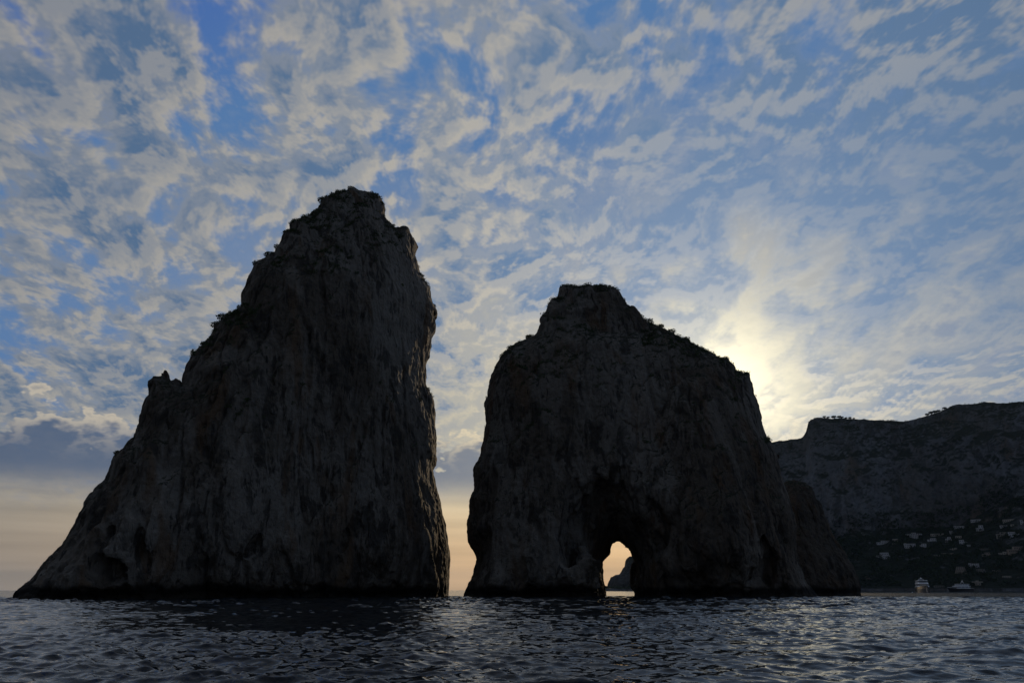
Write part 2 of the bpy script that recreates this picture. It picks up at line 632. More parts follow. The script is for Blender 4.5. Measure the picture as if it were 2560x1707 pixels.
# ------------------------------------------------------------------ the sea
def build_sea():
    m, k, b = material('sea_water')
    geo = k.new('ShaderNodeNewGeometry')
    p = geo.outputs['Position']
    b.inputs['Base Color'].default_value = (0.003, 0.007, 0.011, 1)
    far = k.ss(k.v('LENGTH', p), 70.0, 380.0)                  # waves too small to model out there
    k.put(b.inputs['Roughness'], k.add(0.02, k.mul(far, 0.15)))
    b.inputs['IOR'].default_value = 1.333
    b.inputs['Specular IOR Level'].default_value = 0.5
    q = k.v('MULTIPLY', p, (0.72, 1.0, 1.0))
    h1 = k.noise(q, 1.7, 3.0, 0.55, 0.5)
    h2 = k.noise(q, 5.5, 3.0, 0.6, 0.4)
    h0 = k.noise(q, 0.28, 2.0, 0.5, 0.3)
    h = k.add(k.mul(h1, 0.12), k.add(k.mul(h2, 0.03), k.mul(h0, 0.12)))
    k.put(b.inputs['Normal'], k.bump(h, 1.0, 0.28))

    # swell and chop: sum of trochoidal waves
    rng = np.random.default_rng(5)
    comp = []
    for i in range(96):
        lam = 0.18 * (4.6 / 0.18) ** (i / 95.0)
        th = math.radians(262) + rng.normal() * 0.62          # travelling towards the camera, slightly across
        slope = 0.036 * (0.5 + 1.0 * rng.random()) * (0.8 if lam < 0.3 else 1.15 if lam < 0.9 else 0.85 if lam < 2 else 0.65)
        comp.append((lam, th, slope * lam / (2 * math.pi), rng.random() * 6.283))

    def waves(X, Y, space):
        dx = np.zeros_like(X)
        dy = np.zeros_like(X)
        dz = np.zeros_like(X)
        for lam, th, a, ph in comp:
            kk = 2 * math.pi / lam
            at = a * sstep(lam / space, 2.0, 4.0) * (1 + (1.3 * sstep(space, 0.15, 0.45) if lam > 1.3 else 0))
            c, s = math.cos(th), math.sin(th)
            arg = kk * (c * X + s * Y) + ph
            sn, cs_ = np.sin(arg), np.cos(arg)
            dz += at * sn
            dx += at * 0.85 * c * cs_
            dy += at * 0.85 * s * cs_
        return dx, dy, dz

    NR, NA = 880, 570
    r = np.concatenate([np.geomspace(17.0, 300.0, NR), np.geomspace(302.0, 30000.0, 70)])
    a = np.linspace(-math.radians(37), math.radians(37), NA)
    R, A = np.meshgrid(r, a, indexing='ij')
    R = R.astype(np.float32)
    A = A.astype(np.float32)
    X, Y = R * np.sin(A), R * np.cos(A)
    sp = np.maximum(R * (math.log(300 / 17.0) / NR) * 0.75, R * (math.radians(74) / NA))
    dx, dy, dz = waves(X, Y, sp)
    gust = (1 + 0.55 * sstep(R, 45.0, 95.0)) * 0.45 + 1.5 * (0.5 + fbm(np.stack([X.ravel(), Y.ravel(), 0 * X.ravel()], 1), 26.0, 2, 0.5)).reshape(X.shape)
    gust = np.maximum(gust, 0.95)
    gust *= sstep(R, 300.0, 200.0) * 0.75 + 0.25
    gust *= 1 - 0.35 * np.exp(-((X + 30) / 22) ** 2 - ((Y - 50) / 45) ** 2)      # calmer water inshore of the rock's foot
    V = np.stack([X + dx * gust, Y + dy * gust, dz * gust], -1)
    edge = np.zeros(NA, bool)
    edge[[0, -1]] = True
    V[:, edge, 2] = 0
    V[:, edge, 0] = X[:, edge]
    V[:, edge, 1] = Y[:, edge]
    V[0, :, :] = np.stack([X[0], Y[0], 0 * X[0]], -1)
    n0, n1 = V.shape[:2]
    idx = np.arange(n0 * n1).reshape(n0, n1)
    Q1 = np.stack([idx[:-1, :-1], idx[:-1, 1:], idx[1:, 1:], idx[1:, :-1]], -1).reshape(-1, 4)[:, ::-1]
    # the rest of the circle round the camera
    NB = 120
    a2 = np.linspace(math.radians(37), math.radians(323), NB)
    R2, A2 = np.meshgrid(r[::8], a2, indexing='ij')
    V2 = np.stack([R2 * np.sin(A2), R2 * np.cos(A2), 0 * R2], -1)
    i2 = np.arange(R2.size).reshape(R2.shape) + V.shape[0] * V.shape[1]
    Q2 = np.stack([i2[:-1, :-1], i2[:-1, 1:], i2[1:, 1:], i2[1:, :-1]], -1).reshape(-1, 4)[:, ::-1]
    # disc under the boat
    a3 = np.linspace(0, 2 * math.pi, 65)[:-1]
    R3, A3 = np.meshgrid(np.array([0.02, 8.0, 17.0]), a3, indexing='ij')
    V3 = np.stack([R3 * np.sin(A3), R3 * np.cos(A3), 0 * R3 - 0.002], -1)
    base = V.shape[0] * V.shape[1] + R2.size
    i3 = np.arange(R3.size).reshape(R3.shape) + base
    i3 = np.concatenate([i3, i3[:, :1]], 1)
    Q3 = np.stack([i3[:-1, :-1], i3[:-1, 1:], i3[1:, 1:], i3[1:, :-1]], -1).reshape(-1, 4)[:, ::-1]
    VV = np.concatenate([V.reshape(-1, 3), V2.reshape(-1, 3), V3.reshape(-1, 3)])
    o = link('sea', np_mesh('sea', VV, np.concatenate([Q1, Q2, Q3]), m, True))
    tag(o, 'dark choppy sea with small ripples reflecting the evening sky', 'sea', kind='structure')


build_sea()


# ------------------------------------------------------------------ sea stacks
def crop(pts, s, ox, oy):
    return [(x / s + ox, y / s + oy) for x, y in pts]


class Stack:
    def __init__(self, p1, p2):
        """p1, p2: where the two ends of the rock meet the water, in photo pixels"""
        A, B = on_sea(*p1), on_sea(*p2)
        self.O = (A + B) / 2
        self.u = (B - A) / np.linalg.norm(B - A)
        self.n = np.array((-self.u[1], self.u[0], 0.0))
        if self.n @ self.O < 0:
            self.n = -self.n
        w = np.array((self.O[0], self.O[1], 0.0))
        self.v = w / np.linalg.norm(w)                          # depth axis, away from the boat

    def plane(self, X, Y, depth=0.0):
        d = ray(X, Y)
        C = np.array((0, 0, CAMH))
        Od = self.O + self.v * depth
        t = ((Od - C) @ self.n) / (d @ self.n)
        p = C + d * t
        return float((p - Od) @ self.u), float(p[2])

    def world(self, L):
        L = np.asarray(L, float)
        return self.O + L[..., :1] * self.u + L[..., 1:2] * self.v + L[..., 2:3] * np.array((0, 0, 1.0))


def densify(poly, step):
    out = []
    for (a, b), (c, d) in zip(poly[:-1], poly[1:]):
        n = max(1, int(math.hypot(c - a, d - b) / step))
        out += [(a + (c - a) * i / n, b + (d - b) * i / n) for i in range(n)]
    return out + [poly[-1]]


def make_stack(name, st, outline, depth, R, h, mat, carve=(), tunnel=None, seed=0.0, sub=True,
               front=None, rough=1.0):
    tgt = [st.plane(*p) for p in outline]
    zmax = max(p[1] for p in tgt)
    half = lambda zz: depth[0] + (depth[1] - depth[0]) * np.clip(zz / zmax, 0, 1) ** 0.9
    D = float(np.linalg.norm(st.O))
    # the nearer flanks of a thick rock stand outside its middle section: draw the section in by that much
    dp = np.array(densify(tgt, 3.0))
    tn = np.gradient(dp, axis=0)
    for _ in range(3):
        tn[1:-1] = (tn[:-2] + tn[1:-1] * 2 + tn[2:]) / 4
    tn /= np.linalg.norm(tn, axis=1, keepdims=True) + 1e-9
    nn = np.stack([-tn[:, 1], tn[:, 0]], 1)                     # outward
    hgt = (dp * nn).sum(1)
    g = np.clip(hgt ** 2 * half(dp[:, 1]) ** 2 / (2 * R * D * D), 0, 6) + 0.25
    dp = dp - nn * g[:, None]
    poly = [(dp[0][0], -8.0)] + [tuple(p) for p in dp] + [(dp[-1][0], -8.0)]
    us = [p[0] for p in poly]
    dmax = depth[0] + 6
    u = np.arange(min(us) - 4, max(us) + 4, h, dtype=np.float32)
    z = np.arange(-5.0, zmax + 4, h, dtype=np.float32)
    v = np.arange(-dmax - 4, dmax + 4, h, dtype=np.float32)
    U, Z = np.meshgrid(u, z, indexing='ij')
    d = poly_sdf(U, Z, poly)
    Bz = half(z)
    # inflate the section: thickness runs from nothing at its edge to the full depth, thinner towards the top
    du = np.maximum(R - d, 0)[:, None, :]
    vv = v[None, :, None]
    if front is not None:
        vv = vv - (front(U, Z) * sstep(d, 0, R)).astype(np.float32)[:, None, :]
    dv = vv * (R / Bz)[None, None, :]
    Fv = (R - np.sqrt(du ** 2 + dv ** 2)).astype(np.float32)
    Fv = np.where(np.abs(Fv) > 30, np.sign(Fv) * 30, Fv)
    band = np.argwhere(np.abs(Fv) < 7.0)
    P = np.stack([u[band[:, 0]], v[band[:, 1]], z[band[:, 2]]], 1)
    edge = sstep(d[band[:, 0], band[:, 2]], 0.0, 9.0)            # keep the traced outline near its edge
    n = (4.2 * fbm(P, 21.0, 2, 0.5, 0.42, seed) + 3.4 * ridged(P, 10.0, 2, 0.33, seed + 3)) * (0.22 + 0.78 * edge)
    n += (1.6 * fbm(P, 4.6, 2, 0.55, 0.6, seed + 7)) * (0.25 + 0.75 * edge)
    # undercut at the water line
    n -= 1.3 * np.exp(-((P[:, 2] - 0.9) / 1.1) ** 2) * edge
    Fv[band[:, 0], band[:, 1], band[:, 2]] += n * rough

    for (X, Y, ru, rv, rz, tilt) in carve:
        cu, cz = st.plane(X, Y, -depth[0] * 0.8)
        iu = int(np.clip((cu - u[0]) / h, 0, len(u) - 1))
        iz = int(np.clip((cz - z[0]) / h, 0, len(z) - 1))
        solid = np.argwhere(Fv[iu, :, iz] > 0)
        cv = v[solid[0, 0]] if len(solid) else 0.0
        cu, cz = st.plane(X, Y, float(cv))
        a, bb, c = np.meshgrid(u - cu, v - cv, z - cz, indexing='ij', sparse=True)
        aa = a + tilt * c
        rr = np.sqrt((aa / ru) ** 2 + (bb / rv) ** 2 + (c / rz) ** 2)
        wi = np.argwhere(rr < 1.6)
        wp = np.stack([u[wi[:, 0]], v[wi[:, 1]], z[wi[:, 2]]], 1)
        rr[wi[:, 0], wi[:, 1], wi[:, 2]] += 0.8 * fbm(wp, 5.0, 2, 0.5, 0.6, X)
        Fv = np.minimum(Fv, (rr - 1) * min(ru, rv, rz))
    if tunnel is not None:
        Fv = tunnel(st, Fv, u, v, z)
    V, Q = surface_nets(Fv, np.array((u[0], v[0], z[0]), np.float32), h)
    if sub:
        V, Q = subdivide(V, Q)
        N = normals(V, Q)
        w = 0.60 * ridged(V, 3.8, 3, 0.42, seed + 11) + 0.45 * fbm(V, 1.7, 2, 0.6, 0.7, seed + 17)
        for sc, zs_, dp_ in ((15.0, 0.22, 1.1), (8.0, 0.30, 0.7), (6.0, 0.8, 0.35)):
            c1 = fbm(V, sc, 2, 0.45, zs_, seed + sc * 3)                # narrow clefts
            w -= dp_ * np.exp(-(c1 / 0.05) ** 2) * sstep(fbm(V, 18.0, 1, 0.5, 0.5, seed + sc), -0.25, 0.3)
        w *= rough
        V = V + N * w[:, None]
    V = st.world(V)
    o = link(name, np_mesh(name, V, Q, mat, False))
    return o, V, normals(V.astype(np.float32), Q)


LEFT_OUT = crop([(85, 1093), (88, 1070), (100, 1045), (125, 1022), (165, 995), (195, 962), (230, 915), (265, 870),
                 (300, 845), (325, 815), (350, 770), (385, 715), (408, 660), (425, 630), (430, 605), (455, 577),
                 (468, 570), (480, 550), (500, 535), (525, 500), (540, 460), (548, 405), (580, 372), (615, 345),
                 (640, 318), (662, 285), (668, 260), (680, 240), (685, 205), (697, 165), (705, 130), (722, 100),
                 (733, 72)], 1.96, 0, 940) + \
    crop([(735, 1052), (720, 1045), (722, 1012), (740, 1000), (750, 962), (764, 954), (780, 960), (785, 984), (790, 976),
          (794, 956), (812, 946), (828, 944), (834, 982), (840, 1004), (852, 994), (866, 974), (876, 970), (884, 1022),
          (890, 975), (905, 930), (935, 880), (960, 850), (1010, 812), (1040, 770), (1055, 735), (1090, 700),
          (1140, 675), (1175, 635), (1180, 590), (1195, 555), (1210, 510), (1228, 470), (1230, 445), (1260, 420),
          (1300, 390), (1345, 355), (1372, 330), (1380, 285), (1418, 272), (1412, 230), (1440, 215), (1490, 200),
          (1520, 170), (1560, 150), (1565, 125), (1590, 105), (1630, 95), (1640, 70), (1690, 68), (1700, 58),
          (1730, 55), (1755, 68), (1785, 68), (1800, 80), (1835, 85), (1860, 100), (1885, 130), (1893, 165),
          (1895, 215), (1905, 230), (1935, 255), (1970, 248), (1995, 250), (2008, 275), (2010, 290), (2035, 325),
          (2048, 350), (2038, 375), (2035, 405), (2050, 450), (2060, 490), (2085, 525), (2105, 560), (2112, 600),
          (2120, 630), (2140, 665), (2147, 690), (2140, 702), (2125, 705), (2135, 730), (2137, 770), (2115, 795),
          (2112, 840), (2100, 880), (2105, 888), (2095, 905), (2090, 950), (2097, 990), (2090, 1015),
          (2095, 1045)], 1.96, 0, 440) + \
    crop([(2110, 80), (2130, 130), (2138, 190), (2135, 270), (2140, 300), (2135, 380), (2140, 430), (2122, 470),
          (2130, 530), (2145, 600), (2160, 660), (2175, 720), (2182, 770), (2190, 830), (2200, 890), (2197, 950),
          (2195, 1070)], 1.96, 0, 940)

RIGHT_OUT = crop([(88, 895), (110, 850), (135, 790), (150, 740), (158, 700), (150, 660), (125, 625), (110, 580),
                  (108, 510), (118, 450), (115, 400), (120, 345), (145, 320), (140, 290), (135, 200), (155, 170),
                  (170, 130)], 2.178, 1120, 1080) + \
    crop([(175, 1020), (178, 980), (195, 940), (200, 900), (212, 850), (205, 780), (200, 735), (215, 700), (225, 640),
          (232, 595), (248, 560), (262, 520), (285, 485), (305, 455), (340, 425), (380, 400), (420, 388), (450, 372),
          (500, 345), (510, 310), (518, 262), (545, 235), (555, 190), (570, 158), (612, 148), (622, 90), (650, 82),
          (690, 78), (730, 82), (755, 75), (775, 66), (800, 75), (840, 64), (880, 78), (940, 100), (955, 120),
          (965, 145), (990, 165), (1000, 190), (1020, 182), (1060, 215), (1080, 245), (1100, 270), (1140, 280),
          (1185, 298), (1205, 320), (1250, 335), (1280, 355), (1330, 378), (1350, 395), (1400, 420), (1450, 445),
          (1490, 465), (1510, 480), (1555, 478), (1565, 505), (1590, 515), (1592, 550), (1640, 555), (1670, 568),
          (1678, 605), (1690, 650), (1700, 690), (1715, 710), (1725, 750), (1740, 790), (1745, 840), (1755, 880),
          (1770, 925), (1790, 940), (1810, 985), (1828, 1040), (1835, 1100)], 2.219, 1120, 680) + \
    crop([(1803, 120), (1805, 230), (1825, 290), (1850, 360), (1875, 430), (1895, 490), (1893, 560), (1890, 650),
          (1905, 720), (1930, 790), (1955, 830), (1985, 860), (2005, 893)], 2.178, 1120, 1080)

SIDE_OUT = crop([(1700, 890), (1700, 700), (1720, 500), (1760, 380), (1800, 310), (1850, 275), (1890, 268),
                 (1960, 275), (1990, 295), (2000, 330), (2030, 390), (2045, 450), (2070, 510), (2100, 570),
                 (2140, 620), (2180, 680), (2215, 740), (2240, 800), (2252, 850), (2252, 886)], 2.178, 1120, 1080)

ARCH_OUT = crop([(555, 1335), (545, 1250), (530, 1160), (500, 1080), (500, 1040), (475, 1000), (462, 930), (460, 870),
                 (480, 740), (525, 650), (560, 560), (575, 510), (600, 445), (650, 405), (700, 385), (770, 385),
                 (800, 400), (850, 440), (890, 485), (925, 500), (970, 550), (1005, 595), (1018, 640), (1040, 740),
                 (1070, 860), (1060, 960), (1040, 1060), (1045, 1180), (1060, 1250), (1080, 1330)], 7.127, 1440, 1300)


def arch_tunnel(st, Fv, u, v, z):
    """sea arch bored along the line of the opening, flaring to a tall alcove in front"""
    C = np.array((0, 0, CAMH))
    d = ray(1548, 1475)
    d[2] = 0
    d /= np.linalg.norm(d)
    nrm = np.array((d[1], -d[0], 0.0))                      # to the right
    dist = (st.O - C) @ st.n / (d @ st.n)
    A = np.array((0, 0, 0)) + d * dist                       # axis point on the rock's middle plane
    poly = []
    for X, Y in ARCH_OUT:
        q = ray(X, Y)
        t = dist / (q @ d)
        p = C + q * t
        poly.append((float(p @ nrm), float(p[2])))
    poly = [(poly[0][0], -9.0)] + poly + [(poly[-1][0], -9.0)]
    gs = np.arange(-45, 45, 0.25, dtype=np.float32)
    gz = np.arange(-10, 60, 0.25, dtype=np.float32)
    G = poly_sdf(*np.meshgrid(gs, gz, indexing='ij'), poly)
    P0 = st.world(np.zeros(3))
    # local -> (s, w, z)
    Uu, Vv = np.meshgrid(u, v, indexing='ij')
    wx = P0[0] + Uu * st.u[0] + Vv * st.v[0] - A[0]
    wy = P0[1] + Uu * st.u[1] + Vv * st.v[1] - A[1]
    s = wx * nrm[0] + wy * nrm[1]
    w = wx * d[0] + wy * d[1]
    mask = np.argwhere(np.abs(s) < 36)
    zi = np.arange(len(z))[z < 62]
    ss, ww = s[mask[:, 0], mask[:, 1]], w[mask[:, 0], mask[:, 1]]
    fr = np.clip((-ww - 6.0) / 30.0, 0, 1.5)
    g = 1.0 + 1.75 * fr ** 1.2 + np.clip((ww - 6) / 40.0, 0, 1) * 0.25
    sh = 1.6 * fr
    for zz in zi:
        zs = z[zz] / (1.0 + (g - 1.0) * 0.88)
        q = (ss - sh) / g
        P = np.stack([ss, ww, np.full_like(ss, z[zz])], 1)
        nz = 4.5 * fbm(P, 9.0, 3, 0.55, 0.6, 40.0) * sstep(np.abs(ww), 10.0, 26.0)
        fi = np.clip((q - gs[0]) / 0.25, 0, len(gs) - 1.01)
        fj = np.clip((zs - gz[0]) / 0.25, 0, len(gz) - 1.01)
        i0, j0 = fi.astype(int), fj.astype(int)
        a, b = fi - i0, fj - j0
        val = (G[i0, j0] * (1 - a) * (1 - b) + G[i0 + 1, j0] * a * (1 - b) +
               G[i0, j0 + 1] * (1 - a) * b + G[i0 + 1, j0 + 1] * a * b)
        hole = -(val + nz + 0.75)                                     # > 0 outside the tunnel
        cur = Fv[mask[:, 0], mask[:, 1], zz]
        Fv[mask[:, 0], mask[:, 1], zz] = np.minimum(cur, hole)
    return Fv


ST_L = Stack((45, 1498.3), (1120, 1489.6))
ST_R = Stack((1163, 1490.6), (2040, 1489.4))
ST_S = Stack((1900, 1487.6), (2155, 1487.9))


def front_left(U, Z):
    return 6.0 * sstep(U, 20, 70) - 3.0 * sstep(Z, 20, 90)


def front_right(U, Z):
    # buttresses either side of the arch, the block on the summit set back
    return -5.0 * np.exp(-((U - 22) / 16) ** 2) * sstep(Z, 70, 30) + 11.0 * sstep(Z, 76, 86) \
        - 3.0 * np.exp(-((U + 38) / 14) ** 2)


stack_l, VL, NL = make_stack('sea_stack', ST_L, LEFT_OUT, (32, 10), 30.0, 0.78, M_ROCK, front=front_left,
                             carve=[(247, 1422, 5.0, 4.0, 3.6, 0.2), (352, 1360, 2.0, 3.0, 5.0, 0.35),
                                    (275, 1335, 2.0, 2.2, 2.4, 0.3), (635, 1365, 2.4, 2.4, 2.6, -0.5),
                                    (860, 1350, 2.0, 2.2, 2.6, -0.4)], seed=1.3)
tag(stack_l, 'tall tapering limestone sea stack, the higher of the two big rocks', 'sea stack')
stack_r, VR, NR_ = make_stack('sea_stack', ST_R, RIGHT_OUT, (36, 12), 30.0, 0.76, M_ROCK, front=front_right,
                              carve=[(1937, 1452, 8.0, 6.0, 12.0, 0.15), (1560, 1190, 6.0, 2.6, 4.0, 0.0),
                                     (1620, 1300, 5.0, 2.5, 11.0, 0.0)],
                              tunnel=arch_tunnel, seed=6.1)
tag(stack_r, 'broad limestone sea stack pierced by a tall sea arch', 'sea stack')
stack_s, VS, NS = make_stack('sea_stack', ST_S, SIDE_OUT, (22, 9), 18.0, 0.8, M_ROCK2, seed=12.7, sub=True)
tag(stack_s, 'lower brown rock shoulder behind the right foot of the arched stack', 'sea stack')


# ------------------------------------------------------------------ the island behind
MT_O = on_sea(2250, 1477.2)
MT_D = math.hypot(MT_O[0], MT_O[1])
_dir = np.array((MT_O[0], MT_O[1], 0)) / MT_D
MT = Stack((2249, 1477.2), (2251, 1477.2))
MT.O = MT_O
MT.v = _dir
MT.n = _dir
MT.u = np.array((_dir[1], -_dir[0], 0))
RIDGE_PX = [(1560, 1500), (1660, 1400), (1740, 1250), (1820, 1140), (1880, 1112)] + crop(
    [(85, 378), (130, 370), (290, 350), (320, 338), (345, 300), (358, 260), (365, 225), (385, 205), (430, 190),
     (470, 193), (550, 197), (700, 200), (850, 210), (1000, 216), (1090, 218), (1160, 208), (1240, 185), (1330, 155),
     (1390, 132), (1440, 105), (1500, 92), (1620, 88), (1690, 74), (1760, 80), (1860, 82), (1930, 75),
     (1990, 68)], 3.0152, 1900, 980) + [(2700, 995), (2850, 1010), (3000, 1070)]
FOOT_PX = [(1560, 1480), (1700, 1470), (1900, 1440), (2000, 1400), (2100, 1345), (2160, 1330), (2300, 1325), (2400, 1318),
           (2470, 1280), (2540, 1225), (2620, 1200), (2800, 1190), (3000, 1200)]
D_FOOT, D_RIDGE = 300.0, 470.0


def build_mountain():
    rg = np.array([MT.plane(X, Y, D_RIDGE) for X, Y in RIDGE_PX])
    ft = np.array([MT.plane(X, Y, D_FOOT) for X, Y in FOOT_PX])
    u = np.linspace(rg[0, 0] + 20, rg[-1, 0], 560)
    zr = np.maximum(np.interp(u, rg[:, 0], rg[:, 1]), 3.0)
    zf = np.minimum(np.maximum(np.interp(u, ft[:, 0], ft[:, 1]), 2.0), zr * 0.8)
    # profile in depth: shore, hillside, cliff, ridge, plateau behind
    T = np.concatenate([np.linspace(-0.06, 1, 110), np.linspace(1, 2, 130)[1:], np.linspace(2, 3, 30)[1:]])
    Vd = np.zeros((len(u), len(T)))
    Zz = np.zeros_like(Vd)
    for i, t in enumerate(T):
        if t <= 1:
            Vd[:, i] = t * D_FOOT
            Zz[:, i] = zf * (0.15 * t + 0.85 * t ** 1.25 if t > 0 else t * 3) + (5 if t > 0.004 else -4)
        elif t <= 2:
            q = t - 1
            Vd[:, i] = D_FOOT + (D_RIDGE - D_FOOT) * (0.62 * q + 0.38 * q * q)
            Zz[:, i] = zf + 5 + (zr - zf - 5) * (q ** 0.95)
        else:
            q = t - 2
            Vd[:, i] = D_RIDGE + 900 * q
            Zz[:, i] = zr - (zr * 0.9) * q ** 1.4
    Uu = np.repeat(u[:, None], len(T), 1)
    Tt = np.repeat(T[None], len(u), 0)
    P = np.stack([Uu.ravel(), Vd.ravel(), Zz.ravel()], 1)
    cl = (sstep(Tt, 0.85, 1.15) * sstep(Tt, 2.0, 1.93)).ravel()
    hl = (sstep(Tt, 0.0, 0.2) * sstep(Tt, 1.15, 0.9)).ravel()
    nz = 26 * fbm(P, 110.0, 3, 0.5, 0.6, 2.0) + 17 * ridged(P, 46.0, 3, 0.6, 8.0)
    shore = 22 * fbm(P * np.array((1, 0, 0)), 70.0, 3, 0.55, 1.0, 4.4) * sstep(Tt, 0.6, 0.0).ravel()
    vv = Vd.ravel() + nz * cl + 0.7 * nz * hl + shore
    top = sstep(Tt, 1.9, 2.0).ravel() * sstep(Tt, 2.6, 2.05).ravel()
    zz = Zz.ravel() + hl * (7 * fbm(P, 55.0, 3, 0.5, 1.0, 9.0)) + cl * 4 * fbm(P, 30.0, 2, 0.5, 1.0, 3.0) \
        + top * 2.5 * fbm(P, 14.0, 2, 0.6, 1.0, 5.0)
    V = MT.world(np.stack([Uu.ravel(), vv, zz], 1))
    idx = np.arange(len(u) * len(T)).reshape(len(u), len(T))
    Q = np.stack([idx[:-1, :-1], idx[1:, :-1], idx[1:, 1:], idx[:-1, 1:]], -1).reshape(-1, 4)
    o = link('mountain', np_mesh('mountain', V, Q, M_MOUNT, False))
    tag(o, 'dark island mountain with grey cliffs and a wooded lower slope', 'mountain', kind='structure')
    bv = BVHTree.FromPolygons([tuple(p) for p in V], [tuple(int(a) for a in q) for q in Q])
    return o, V, Q, bv, Tt.ravel(), idx


mountain, VM, QM, BVM, TM, IDXM = build_mountain()


def hit(X, Y):
    d = ray(X, Y)
    r = BVM.ray_cast(Vector((0, 0, CAMH)), Vector(d))
    return r[0]


HEAD_PX = crop([(555, 1250), (555, 1160), (580, 1090), (605, 1050), (615, 1010), (628, 1003), (640, 1022), (680, 985),
                (710, 968), (770, 968), (800, 930), (825, 880), (835, 850), (865, 825), (870, 760), (885, 700),
                (930, 665), (960, 645), (990, 650), (1020, 635), (1100, 560), (1250, 480), (1450, 500), (1650, 640),
                (1800, 900), (1900, 1250)], 7.127, 1440, 1300)
ST_H = Stack((1516, 1476.6), (1706, 1476.6))
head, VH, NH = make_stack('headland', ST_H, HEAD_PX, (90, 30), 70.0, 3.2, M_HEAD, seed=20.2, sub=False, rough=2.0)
tag(head, 'distant rocky headland seen through the sea arch', 'headland')


# ------------------------------------------------------------------ scrub and shrubs
def leaf_cloud(n, rx, ry, rz, leaf, seed, zc=0.55):
    r = np.random.default_rng(seed)
    c = r.normal(size=(n, 3))
    c /= np.linalg.norm(c, axis=1, keepdims=True)
    c *= (0.35 + 0.65 * r.random((n, 1)) ** 0.6)
    lump = 1 + 0.35 * fbm(c.astype(np.float32) * 1.0, 0.8, 2, 0.5, 1.0, seed * 0.37)
    c *= lump[:, None]
    c *= np.array((rx, ry, rz))
    c[:, 2] += rz * zc
    a = r.normal(size=(n, 3))
    a /= np.linalg.norm(a, axis=1, keepdims=True)
    b = np.cross(a, r.normal(size=(n, 3)))
    b /= np.linalg.norm(b, axis=1, keepdims=True)
    L = leaf * (0.6 + 0.8 * r.random((n, 1)))
    V = np.stack([c - a * L, c - b * L * 0.5, c + a * L, c + b * L * 0.5], 1).reshape(-1, 3)
    return V, np.arange(4 * n).reshape(n, 4)


def shrub_mesh(i):
    V, Q = leaf_cloud(260, 1.0, 0.9, 0.62, 0.17, 100 + i)
    me = np_mesh('shrub', V, Q, M_LEAF)
    mb = MB()
    r = random.Random(i)
    for j in range(6):
        a = r.random() * 6.28
        mb.tube([(0, 0, -0.4), (0.25 * math.cos(a), 0.25 * math.sin(a), 0.25),
                 (0.8 * math.cos(a), 0.8 * math.sin(a), 0.75 + 0.3 * r.random())], [0.05, 0.035, 0.015], 4)
    return me, mb.mesh('stem', M_BARK)


SHRUBS = [shrub_mesh(i) for i in range(4)]
R1 = lambda x, y: (x / 1.96, y / 1.96 + 440)
R2 = lambda x, y: (x / 1.96, y / 1.96 + 940)
R3 = lambda x, y: (x / 2.219 + 1120, y / 2.219 + 680)
SHRUB_AT = [
    (ST_L, VL, R1(1572, 122), 1.9, 'rounded shrub on the step just left of the tall stack\'s summit'),
    (ST_L, VL, R1(1432, 220), 1.5, 'small shrub on the high corner of the tall stack\'s left ridge'),
    (ST_L, VL, R1(1403, 277), 1.3, 'shrub jutting left below the high corner of the tall stack'),
    (ST_L, VL, R1(1362, 346), 1.6, 'shrub at the top of the bushy upper slope, tall stack'),
    (ST_L, VL, R1(1308, 388), 2.0, 'bushy shrub midway on the tall stack\'s upper left slope'),
    (ST_L, VL, R1(1255, 424), 2.0, 'bushy shrub at the lower end of the tall stack\'s upper left slope'),
    (ST_L, VL, R1(1135, 680), 2.1, 'shrub at the upper end of the middle bushy slope, tall stack'),
    (ST_L, VL, R1(1098, 700), 2.3, 'largest dense shrub on the tall stack\'s middle left slope'),
    (ST_L, VL, R1(1062, 735), 1.9, 'shrub at the lower end of the middle bushy slope, tall stack'),
    (ST_L, VL, R1(1000, 820), 1.8, 'shrub on the lower bushy slope above the jagged pinnacle, upper one'),
    (ST_L, VL, R1(948, 866), 1.8, 'shrub on the lower bushy slope above the jagged pinnacle, lower one'),
    (ST_L, VL, R1(1715, 60), 1.6, 'shrub on the very top of the tall stack'),
    (ST_L, VL, R1(1795, 76), 1.1, 'small tuft right of centre on the tall stack\'s summit'),
    (ST_L, VL, R1(1842, 90), 1.4, 'shrub on the right edge of the tall stack\'s summit'),
    (ST_L, VL, R1(1918, 244), 2.1, 'round shrub in the notch right below the tall stack\'s summit'),
    (ST_L, VL, R2(576, 374), 1.3, 'lone twiggy shrub low on the tall stack\'s left edge'),
    (ST_L, VL, R2(345, 778), 1.0, 'small shrub near the foot of the tall stack\'s left edge'),
    (ST_R, VR, R3(457, 368), 2.2, 'leafy shrub on the left shoulder of the arched stack'),
    (ST_R, VR, R3(400, 394), 1.5, 'low shrub at the outer end of the arched stack\'s left shoulder'),
    (ST_R, VR, R3(822, 68), 1.3, 'twiggy shrub on the summit of the arched stack'),
    (ST_R, VR, R3(1122, 274), 2.4, 'round shrub at the top of the arched stack\'s right slope'),
    (ST_R, VR, R3(1190, 300), 1.7, 'second shrub down the arched stack\'s right slope'),
    (ST_R, VR, R3(1242, 332), 2.0, 'third shrub down the arched stack\'s right slope'),
    (ST_R, VR, R3(1320, 378), 1.9, 'lowest shrub on the arched stack\'s right slope'),
]


